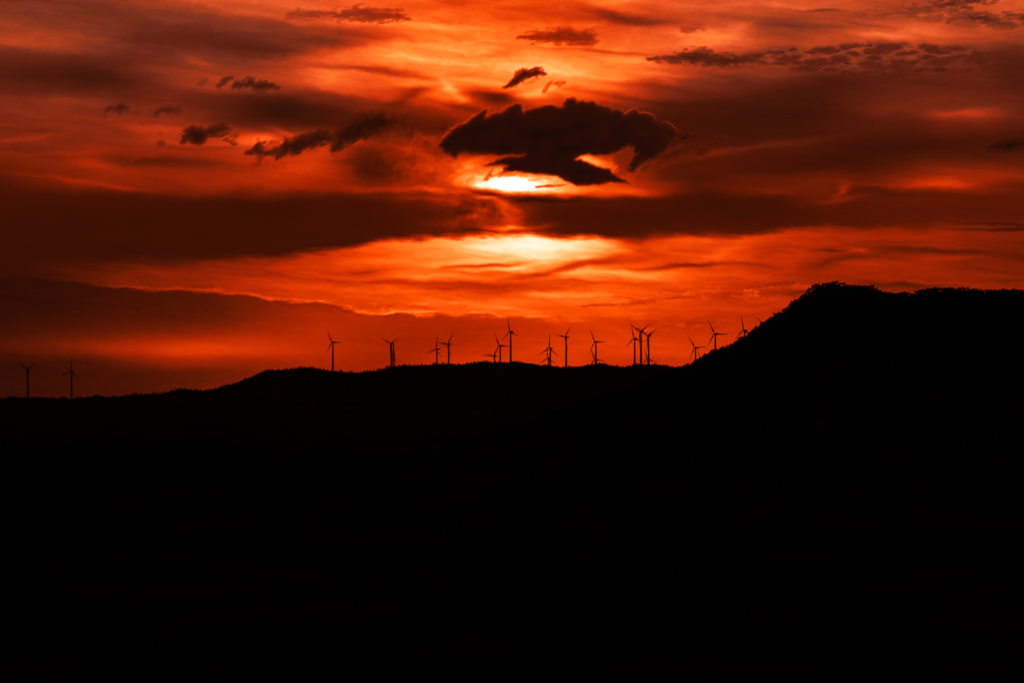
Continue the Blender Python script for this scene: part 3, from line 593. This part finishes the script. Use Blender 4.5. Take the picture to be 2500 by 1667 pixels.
# ------------------------------------------------------------------ wind turbines
RB, HH = 23.5, 47.0
def loft(rings, cap=True):
    V = []; Fc = []; n = len(rings[0])
    for r in rings: V += r
    for i in range(len(rings) - 1):
        for k in range(n):
            a = i * n + k; b = i * n + (k + 1) % n; Fc.append((a, b, b + n, a + n))
    if cap: Fc.append(tuple(range(n - 1, -1, -1))); Fc.append(tuple((len(rings) - 1) * n + k for k in range(n)))
    return V, Fc
def circ(r, z, n=20, cx=0, cy=0): return [(cx + r * math.cos(2 * math.pi * k / n), cy + r * math.sin(2 * math.pi * k / n), z) for k in range(n)]
def me_tower():
    zs = [-4, 0, .01, .4, 12, 24, 36, HH - 1.6, HH - 1.2]
    rs = [2.3, 2.3, 1.85, 1.8, 1.62, 1.45, 1.28, 1.12, 1.2]
    V, Fc = loft([circ(r, z) for r, z in zip(rs, zs)]); return mesh_np('tower', V, Fc)
def me_nacelle():
    prof = [(-1.5, .75), (-1.1, 1.05), (-.4, 1.25), (1.5, 1.35), (4.2, 1.3), (4.9, 1.05), (5.1, .7)]
    rings = []
    for y, h in prof:
        w = h * .92; r = []
        for k in range(16):
            a = 2 * math.pi * k / 16; c, s = math.cos(a), math.sin(a)
            r.append((w * math.copysign(abs(c) ** .45, c), y, .05 + h * math.copysign(abs(s) ** .45, s)))
        rings.append(r)
    V, Fc = loft(rings); V = [(x, y, z + HH) for x, y, z in V]; return mesh_np('nacelle', V, Fc)
def me_hub():
    prof = [(-1.75, .95), (-2.2, 1.1), (-3.0, 1.05), (-3.5, .75), (-3.85, .35), (-3.95, .05)]
    rings = [[(r * math.cos(2 * math.pi * k / 16), y, HH + r * math.sin(2 * math.pi * k / 16)) for k in range(16)] for y, r in prof]
    V, Fc = loft(rings); return mesh_np('hub', V, Fc)
def me_blade():
    st = [(z, c * 1.25, t * 1.25, o) for z, c, t, o in [(.6, .95, .9, 0), (1.6, .95, .88, 0), (2.8, 1.35, .7, .15), (4.4, 1.95, .45, .3), (6.0, 1.95, .36, .3), (9, 1.6, .28, .2), (13, 1.22, .2, .12), (17, .92, .14, .06), (20.5, .66, .09, .03), (22.8, .42, .06, 0), (RB, .16, .04, 0)]]
    rings = []
    for z, ch, th, off in st:
        tw = math.radians(14) * (1 - z / RB)
        r = []
        for k in range(12):
            a = 2 * math.pi * k / 12
            x = ch / 2 * math.cos(a) + off; y = th / 2 * math.sin(a) * (1 + .4 * math.cos(a))
            r.append((x * math.cos(tw) - y * math.sin(tw), x * math.sin(tw) + y * math.cos(tw), z))
        rings.append(r)
    V, Fc = loft(rings); return mesh_np('blade', V, Fc)

# rotor hub x, y; rotor radius; sideways squeeze; angle of first blade; tower x; label
T = [
 (67.6,901.3,33.3,.89,60,68.5,'leftmost turbine of all, its two upper blades spread in a V'),
 (174.7,905.7,35.5,.84,6.6,175.2,'second turbine from the left, one blade pointing straight up'),
 (810.6,835.3,34.1,.77,-28.5,812.7,'lone turbine on the bare hump left of the lattice mast'),
 (953.9,839.6,32.5,.81,59,955.4,'turbine standing right against the lattice mast'),
 (1064.6,852.1,34.4,.66,13,1066.6,'shorter left one of the two turbines whose blades touch right of the mast'),
 (1093.6,840.6,37.4,.70,37.5,1095.5,'taller right one of the two turbines whose blades touch right of the mast'),
 (1205.6,869.1,36,.79,35,1207.4,'low turbine sunk behind the ridge, left of the tallest pair'),
 (1218.6,843.9,36.5,.73,-27,1221.3,'middle turbine of three, its right blade reaching the next tower'),
 (1243.9,809.7,35.8,.68,-10,1246.8,'highest standing turbine at the centre of the ridge'),
 (1340.9,850.3,38.4,.775,2.5,1343.3,'taller of two overlapping turbines with matching blades, one straight up'),
 (1337.1,873.8,31.8,.8,-1,1338.7,'lower of two overlapping turbines with matching blades, sunk behind the ridge'),
 (1380.5,822.8,35,.64,40,1382.3,'solitary turbine between two crossing pairs, blade up to the right'),
 (1451.9,834.3,36.5,.70,-28.7,1454.8,'upper turbine of the crossing pair right of the solitary one'),
 (1451.7,877.3,34,.81,-22,1453.5,'sunken turbine at the foot of the crossing pair'),
 (1547.1,825.8,35.6,.78,-13,1549.6,'left tower of the tight trio near the mountain'),
 (1563.3,810,38.5,.74,62,1565.0,'tallest middle tower of the tight trio near the mountain'),
 (1582.1,819.7,38.7,.74,62,1583.5,'right tower of the tight trio near the mountain'),
 (1580.1,877.3,33,.81,-17,1581.6,'half hidden low turbine under the tight trio'),
 (1695.6,848.7,35.2,.765,-33,1698.0,'first turbine at the foot of the mountain slope'),
 (1711.3,883.5,34.6,.76,-18,1713.5,'turbine hidden by the mountain foot, only one blade showing'),
 (1743.9,815,40.0,.785,-28,1746.4,'largest looking turbine rising above the mountain slope'),
 (1814.3,806.8,39,.71,-10,1817.9,'turbine half sunk behind trees on the mountain slope'),
 (1869.5,797,38.5,.77,-50,1872.0,'turbine behind the mountain with just a blade tip over the trees'),
]
def build_turbines():
    mt, mn, mh, mb = me_tower(), me_nacelle(), me_hub(), me_blade()
    for me in (mt, mn, mh, mb):
        me.materials.append(M_PAINT); me.polygons.foreach_set('use_smooth', [True] * len(me.polygons))
    for i, (hx, hy, R, c, a, tx, lab) in enumerate(T):
        D0 = ridge_D(tx); best = None
        for k in range(0, 280):
            t = k * 5.0; D = D0 + t; s = R * D / F / RB
            zb = at(tx, hy, D).z - HH * s; zg = ridge_h(tx, t)
            if zb <= zg + .05 and k == 0: best = None
            if k and zb >= zg - .3 and best is None and prev < 0: best = (D, s, t)
            prev = zb - zg
            if k == 0: first = prev
        if first > -1.0 or best is None:        # stands on the crest: tower foot at the ground
            D = D0; zg = ridge_h(tx, 0); s = (at(tx, hy, D).z - zg) / HH; s0 = R * D / F / RB
            if not (.85 < s / s0 < 1.2): s = s0
            zb = at(tx, hy, D).z - HH * s
        else: D, s, _ = best; zb = at(tx, hy, D).z - HH * s
        pass
        phi = math.acos(c)
        r = empty('wind_turbine', (at_px(tx, D), D, zb), -phi, s)
        tag(r, lab, 'wind turbine', 'wind turbines along the ridge')
        s0 = R * D / F / RB
        link('tower', mt, parent=r); link('nacelle', mn, parent=r)
        link('hub', mh, parent=r)
        for k in range(3):
            b = link('blade', mb, parent=r)
            b.location = (0, -2.75, HH); b.rotation_euler = (0, math.radians(a + 120 * k), 0)
            b.scale = (s0 / s,) * 3

# ------------------------------------------------------------------ masts
class MB:
    def __init__(self): self.V = []; self.F = []
    def bar(self, p, q, r, n=5, r2=None):
        p, q = Vector(p), Vector(q); d = (q - p).normalized(); u = d.orthogonal().normalized(); w = d.cross(u)
        b = len(self.V); r2 = r if r2 is None else r2
        for P, rr in ((p, r), (q, r2)):
            for k in range(n):
                a = 2 * math.pi * k / n; self.V.append(tuple(P + (u * math.cos(a) + w * math.sin(a)) * rr))
        for k in range(n): self.F.append((b + k, b + (k + 1) % n, b + n + (k + 1) % n, b + n + k))
        self.F.append(tuple(b + k for k in range(n - 1, -1, -1))); self.F.append(tuple(b + n + k for k in range(n)))
    def build(self, name, mat, parent=None): return link(name, mesh_np(name, self.V, self.F), mat, parent)

def build_masts():
    D = ridge_D(960) - 6; g = ridge_h(960, -6); top = at(960, 839.5, D).z; H = top - g
    r = empty('lattice_mast', (at_px(960.7, D), D, g), .35)
    tag(r, 'open lattice radio mast with drum antennas beside a turbine', 'mast')
    def w(z): return 2.0 * (1 - z / H) ** .9 * .95 + .5
    L = MB(); B = MB(); zs = [H * k / 13 for k in range(14)]
    cs = [(-1, -1), (1, -1), (1, 1), (-1, 1)]
    for a, b in zip(zs[:-1], zs[1:]):
        for k in range(4):
            (x0, y0), (x1, y1) = cs[k], cs[(k + 1) % 4]
            L.bar((x0 * w(a), y0 * w(a), a), (x0 * w(b), y0 * w(b), b), .24)
            B.bar((x0 * w(a), y0 * w(a), a), (x1 * w(b), y1 * w(b), b), .14)
            B.bar((x1 * w(a), y1 * w(a), a), (x0 * w(b), y0 * w(b), b), .14)
            B.bar((x0 * w(a), y0 * w(a), a), (x1 * w(a), y1 * w(a), a), .14)
    L.build('leg', M_STEEL, r).name = 'lattice_frame'; B.build('cross_bracing', M_STEEL, r)
    K = MB(); K.bar((.3, 0, 0), (.1, 0, H * .72), .5, 6, .42); K.build('cable_duct', M_STEEL, r)
    R = MB(); R.bar((0, 0, H), (0, 0, H + 2.2), .07); R.build('lightning_rod', M_STEEL, r)
    for x, zf, rr in ((-.4, .70, .95), (-.6, .61, 1.15), (1.5, .52, .95), (2.0, .35, 1.15), (1.0, .29, .8), (-.9, .42, .8)):
        d = MB(); z = H * zf; x += .2
        d.bar((x, -.9 - w(z), z), (x, -.1 - w(z), z), rr, 14, rr * .9); d.bar((x, -.15 - w(z), z), (x * .4, 0, z), .12)
        d.build('drum_antenna', M_STEEL, r)
    for x, zf in ((-.9, .8), (.9, .77), (.9, .66), (-1.2, .55)):
        d = MB(); z = H * zf; d.bar((x, -.5, z - 1.3), (x, -.5, z + 1.3), .26, 6); d.bar((x, -.5, z), (0, 0, z), .07); d.build('panel_antenna', M_STEEL, r)
    for px, ty, lab in ((1026.6, 874.4, 'thin bare pole on the ridge between the lattice mast and the touching turbines'), (566.5, 928.5, 'tiny thin pole on the slope left of the bare hump')):
        D = ridge_D(px) - 3; g = ridge_h(px, -3); H = at(px, ty, D).z - g
        r = empty('thin_mast', (at_px(px, D), D, g)); tag(r, lab, 'mast')
        k = 1.0 if px > 800 else .55
        p = MB(); p.bar((0, 0, -1), (0, 0, H * .9), .26 * k, 8, .15 * k); p.build('pole', M_STEEL, r)
        p = MB(); p.bar((0, 0, H * .9), (0, 0, H), .1 * k, 5); p.build('aerial', M_STEEL, r)

# ------------------------------------------------------------------ trees
def crown_mesh(seed, shape, leaves=900):
    """unit tree crown (height 1, radius ~.5): clumps of small leaf faces around a few limbs' ends"""
    r = random.Random(seed); V = []; Fc = []
    if shape == 'round': cl = [(0, 0, .56, .42), (r.uniform(-.1, .1), 0, .3, .3)] + [(.36 * math.cos(a), .36 * math.sin(a), .5 + r.uniform(-.25, .22), r.uniform(.12, .18)) for a in [r.uniform(0, 6.28) for _ in range(12)]]
    elif shape == 'umbrella': cl = [(r.uniform(-.42, .42), r.uniform(-.42, .42), .78 + r.uniform(-.12, .08), r.uniform(.12, .2)) for _ in range(16)] + [(0, 0, .7, .3), (0, 0, .4, .28), (r.uniform(-.2, .2), 0, .22, .26)]
    elif shape == 'tall': cl = [(r.uniform(-.12, .12) * (1.35 - z), r.uniform(-.12, .12) * (1.35 - z), z, .24 * (1.15 - z) + .05) for z in [.25, .32, .4, .48, .56, .64, .72, .8, .88, .95]]
    else: cl = [(r.uniform(-.42, .42), r.uniform(-.42, .42), r.uniform(.1, .62), r.uniform(.14, .26)) for _ in range(16)]
    mz = max(c[2] + c[3] for c in cl)
    for cx, cy, cz, cr in cl:
        # rough inner mass
        bm = bmesh.new(); bmesh.ops.create_icosphere(bm, subdivisions=1, radius=cr * .72)
        b = len(V)
        for v in bm.verts:
            k = 1 + r.uniform(-.22, .22); V.append((cx + v.co.x * k, cy + v.co.y * k, (cz + v.co.z * k * .85) / mz))
        for f in bm.faces: Fc.append(tuple(b + v.index for v in f.verts))
        bm.free()
        for _ in range(leaves // len(cl)):
            d = Vector((r.gauss(0, 1), r.gauss(0, 1), r.gauss(0, .9))).normalized() * cr * r.uniform(.62, 1.1)
            p = Vector((cx, cy, cz)) + d; p.z /= mz
            n = Vector((r.gauss(0, 1), r.gauss(0, 1), r.gauss(0, 1))).normalized(); u = n.orthogonal().normalized(); w = n.cross(u)
            s = r.uniform(.018, .042); b = len(V)
            V += [tuple(p + u * s), tuple(p + w * s * .7), tuple(p - u * s), tuple(p - w * s * .7)]; Fc.append((b, b + 1, b + 2, b + 3))
    return mesh_np('crown', V, Fc)
def trunk_mesh(seed, shape):
    r = random.Random(seed + 99); m = MB(); top = {'round': .55, 'umbrella': .72, 'tall': .85, 'bush': .35}[shape]
    p = Vector((0, 0, -.25)); n = 4
    for k in range(n):
        q = Vector((r.uniform(-.03, .03), r.uniform(-.03, .03), -.25 + (top + .25) * (k + 1) / n))
        m.bar(p, q, .04 - .006 * k, 7, .034 - .006 * k); p = q
    for k in range(6):
        z = top * r.uniform(.45, .9); a = r.uniform(0, 6.28); L = r.uniform(.18, .32) * (.5 if shape == 'tall' else 1)
        m.bar((0, 0, z), (L * math.cos(a), L * math.sin(a), min(.9, z + L * .6)), .016, 5, .006)
    return mesh_np('trunk', m.V, m.F)

def build_trees():
    kinds = ['round', 'round', 'round', 'umbrella', 'umbrella', 'bush', 'bush', 'tall', 'tall']
    cm = []; tm = []
    for i, k in enumerate(kinds):
        c = crown_mesh(i * 5 + 1, k); c.materials.append(M_LEAF); t = trunk_mesh(i * 5 + 1, k); t.materials.append(M_BARK); cm.append(c); tm.append(t)
    def tree(x, y, z, h, wd, k, name, lab, grp):
        r = empty(name, (x, y, z), random.uniform(0, 6.28)); r.scale = (wd, wd, h)
        tag(r, lab, 'tree' if 'bush' not in name else 'bush', grp)
        link('crown', cm[k], parent=r); link('trunk', tm[k], parent=r)
    def one(pts, Df, hf, i, t, minh, maxh, kf, wf, labf):
        px, py = pts[i]; D = Df(px) + t; g = hf(px, t)
        top = at(px, py, D).z; h = min(max(top - g, minh), maxh)
        wl = (pts[min(i + 1, len(pts) - 1)][0] - pts[max(i - 1, 0)][0]) / 2 * D / F
        k = kf(h); name, lab, grp = labf(px, k)
        pk = (pts[max(i - 1, 0)][1] + pts[min(i + 1, len(pts) - 1)][1]) / 2 - py
        wl *= 1.35 if pk > .4 else (.7 if pk < -.6 else 1)
        tree(at_px(px, D), D, min(g, top - h) if top - h < g else top - h if top - h - g < .5 else g, h, wf(wl, h), k, name, lab, grp)
    # mountain
    def lab_m(px, k):
        if 2106 <= px <= 2114: return 'pine_tree', 'round pine just left of the bright gap on the mountain crest', 'pines on the mountain crest'
        if 2115 <= px <= 2124: return 'pine_tree', 'round pine just right of the bright gap on the mountain crest', 'pines on the mountain crest'
        if px < 1800: return 'pine_tree', 'dark tree on the lower mountain slope in front of the last turbines', 'trees down the lower mountain slope'
        if px < 1970: return 'pine_tree', 'dark tree on the steep upper mountain slope below the summit', 'trees up the steep mountain slope'
        if px < 2140: return 'pine_tree', 'dark round crowned pine on the summit of the mountain', 'pines on the mountain summit'
        if px < 2236: return 'pine_tree', 'dark pine in the shallow dip right of the summit', 'pines in the dip of the mountain crest'
        return 'pine_tree', 'dark pine along the level crest at the far right', 'pines along the level right crest'
    for i in range(len(MOUNT)):
        one(MOUNT, mount_D, mount_h, i, random.uniform(-9, 4), 2.2, 8.5,
            lambda h: random.choice([0, 1, 2, 0, 1, 2, 5, 6, 3]), lambda w, h: max(3.8, min(w * 1.6, h * 1.1)) * random.uniform(.9, 1.15), lab_m)
    # ridge
    def lab_r(px, k):
        if 895 <= px <= 912: return 'pine_tree', 'small pointed tree, one of three in a row left of the lattice mast', 'three small pointed trees'
        if 1555 <= px <= 1561: return 'bush', 'small round bush alone between the towers of the tight trio', None
        if 598 <= px <= 600: return 'bush', 'lone bush on the bare slope left of the hump', None
        if px < 300: return 'pine_tree', 'small tree on the low far left crest near the first two turbines', 'small trees on the far left crest'
        if px < 600: return 'pine_tree', 'small tree on the rising ridge left of the bare slope', 'small trees on the rising ridge'
        if px < 945: return 'pine_tree', 'small tree on the ridge around the lone turbine', 'small trees around the lone turbine'
        if px < 1275: return 'pine_tree', 'small tree on the central crest between the mast and the highest turbine', 'small trees on the central crest'
        return 'pine_tree', 'small tree on the right stretch of the ridge before the mountain', 'small trees on the right stretch of the ridge'
    for i in range(len(RIDGE)):
        px = RIDGE[i][0]
        if any(a < px < b for a, b in BARE) and px != 599: continue
        sp = 895 <= px <= 912
        one(RIDGE, ridge_D, ridge_h, i, random.uniform(-8, 3), 1.6, 5.5,
            (lambda h: 7) if sp else (lambda h: random.choice([5, 6, 0, 1, 2, 0, 1, 2, 7])),
            (lambda w, h: h * .9) if sp else (lambda w, h: max(2.0, min(w * 1.35, h * 1.6)) * random.uniform(.9, 1.2)), lab_r)
    # the wood that covers both flanks: nobody could count it
    def wood(name, lab, n, x0, x1, t0, t1, Df, hf, h0, h1, skip=()):
        V = []; Fc = []; r = random.Random(5)
        base = []
        for q in range(4):
            bm = bmesh.new(); bmesh.ops.create_icosphere(bm, subdivisions=1, radius=.5)
            vs = [v.co * (1 + r.uniform(-.3, .3)) for v in bm.verts]; fs = [tuple(v.index for v in f.verts) for f in bm.faces]; bm.free()
            for _ in range(26):
                d = Vector((r.gauss(0, 1), r.gauss(0, 1), abs(r.gauss(0, 1)))).normalized() * r.uniform(.42, .62)
                nn = Vector((r.gauss(0, 1), r.gauss(0, 1), r.gauss(0, 1))).normalized(); u = nn.orthogonal().normalized() * .12; w = nn.cross(u)
                b = len(vs); vs += [d + u, d + w, d - u, d - w]; fs.append((b, b + 1, b + 2, b + 3))
            base.append((vs, fs))
        for _ in range(n):
            px = r.uniform(x0, x1); t = -abs(t0) * r.random() ** 1.6 + t1
            if any(a < px < b for a, b in skip) and t > -60: continue
            D = Df(px) + t; z = hf(px, t); x = at_px(px, D); h = r.uniform(h0, h1) * (.75 if t > -25 else 1); w = h * r.uniform(.9, 1.5); ca = r.uniform(0, 6.28); c, s = math.cos(ca), math.sin(ca)
            if z < GROUND_Z: continue
            vs, fs = base[r.randrange(4)]; b = len(V)
            for v in vs: V.append((x + (v.x * c - v.y * s) * w, D + (v.x * s + v.y * c) * w, z + h * .42 + v.z * h))
            for f in fs: Fc.append(tuple(b + q for q in f))
        tag(link(name, mesh_np(name, V, Fc), M_LEAF), lab, 'wood', kind='stuff')
    wood('woodland', 'dark wood covering the near side of the mountain', 3800, 1420, 2600, 800, 10, mount_D, mount_h, 3.0, 4.8)
    wood('scrub_woodland', 'dark scrub and trees on the near side of the long ridge', 3600, -60, 1900, 800, 8, ridge_D, ridge_h, 1.4, 2.6, BARE)

build_sky()
build_land()
build_turbines()
build_masts()
build_trees()

# ------------------------------------------------------------------ world (dusk light below the dome's rim) and camera
w = bpy.data.worlds.new('World'); scene.world = w; w.use_nodes = True
bg = w.node_tree.nodes['Background']
sk = w.node_tree.nodes.new('ShaderNodeTexSky'); sk.sky_type = 'NISHITA'; sk.sun_disc = False
sk.sun_elevation = math.radians(4.5); sk.sun_rotation = 0.0
w.node_tree.links.new(sk.outputs[0], bg.inputs[0]); bg.inputs[1].default_value = .002

cam = bpy.data.cameras.new('camera'); co = bpy.data.objects.new('camera', cam); col.objects.link(co)
cam.lens = LENS; cam.sensor_width = SENSOR; cam.clip_start = .5; cam.clip_end = 200000
co.location = (0, 0, 0); co.rotation_euler = (math.pi / 2 + PITCH, 0, 0)
scene.camera = co
scene.view_settings.view_transform = 'Standard'; scene.view_settings.look = 'None'
scene.view_settings.exposure = 0; scene.view_settings.gamma = 1
scene.render.engine = 'CYCLES'
scene.cycles.max_bounces = 3; scene.cycles.diffuse_bounces = 2
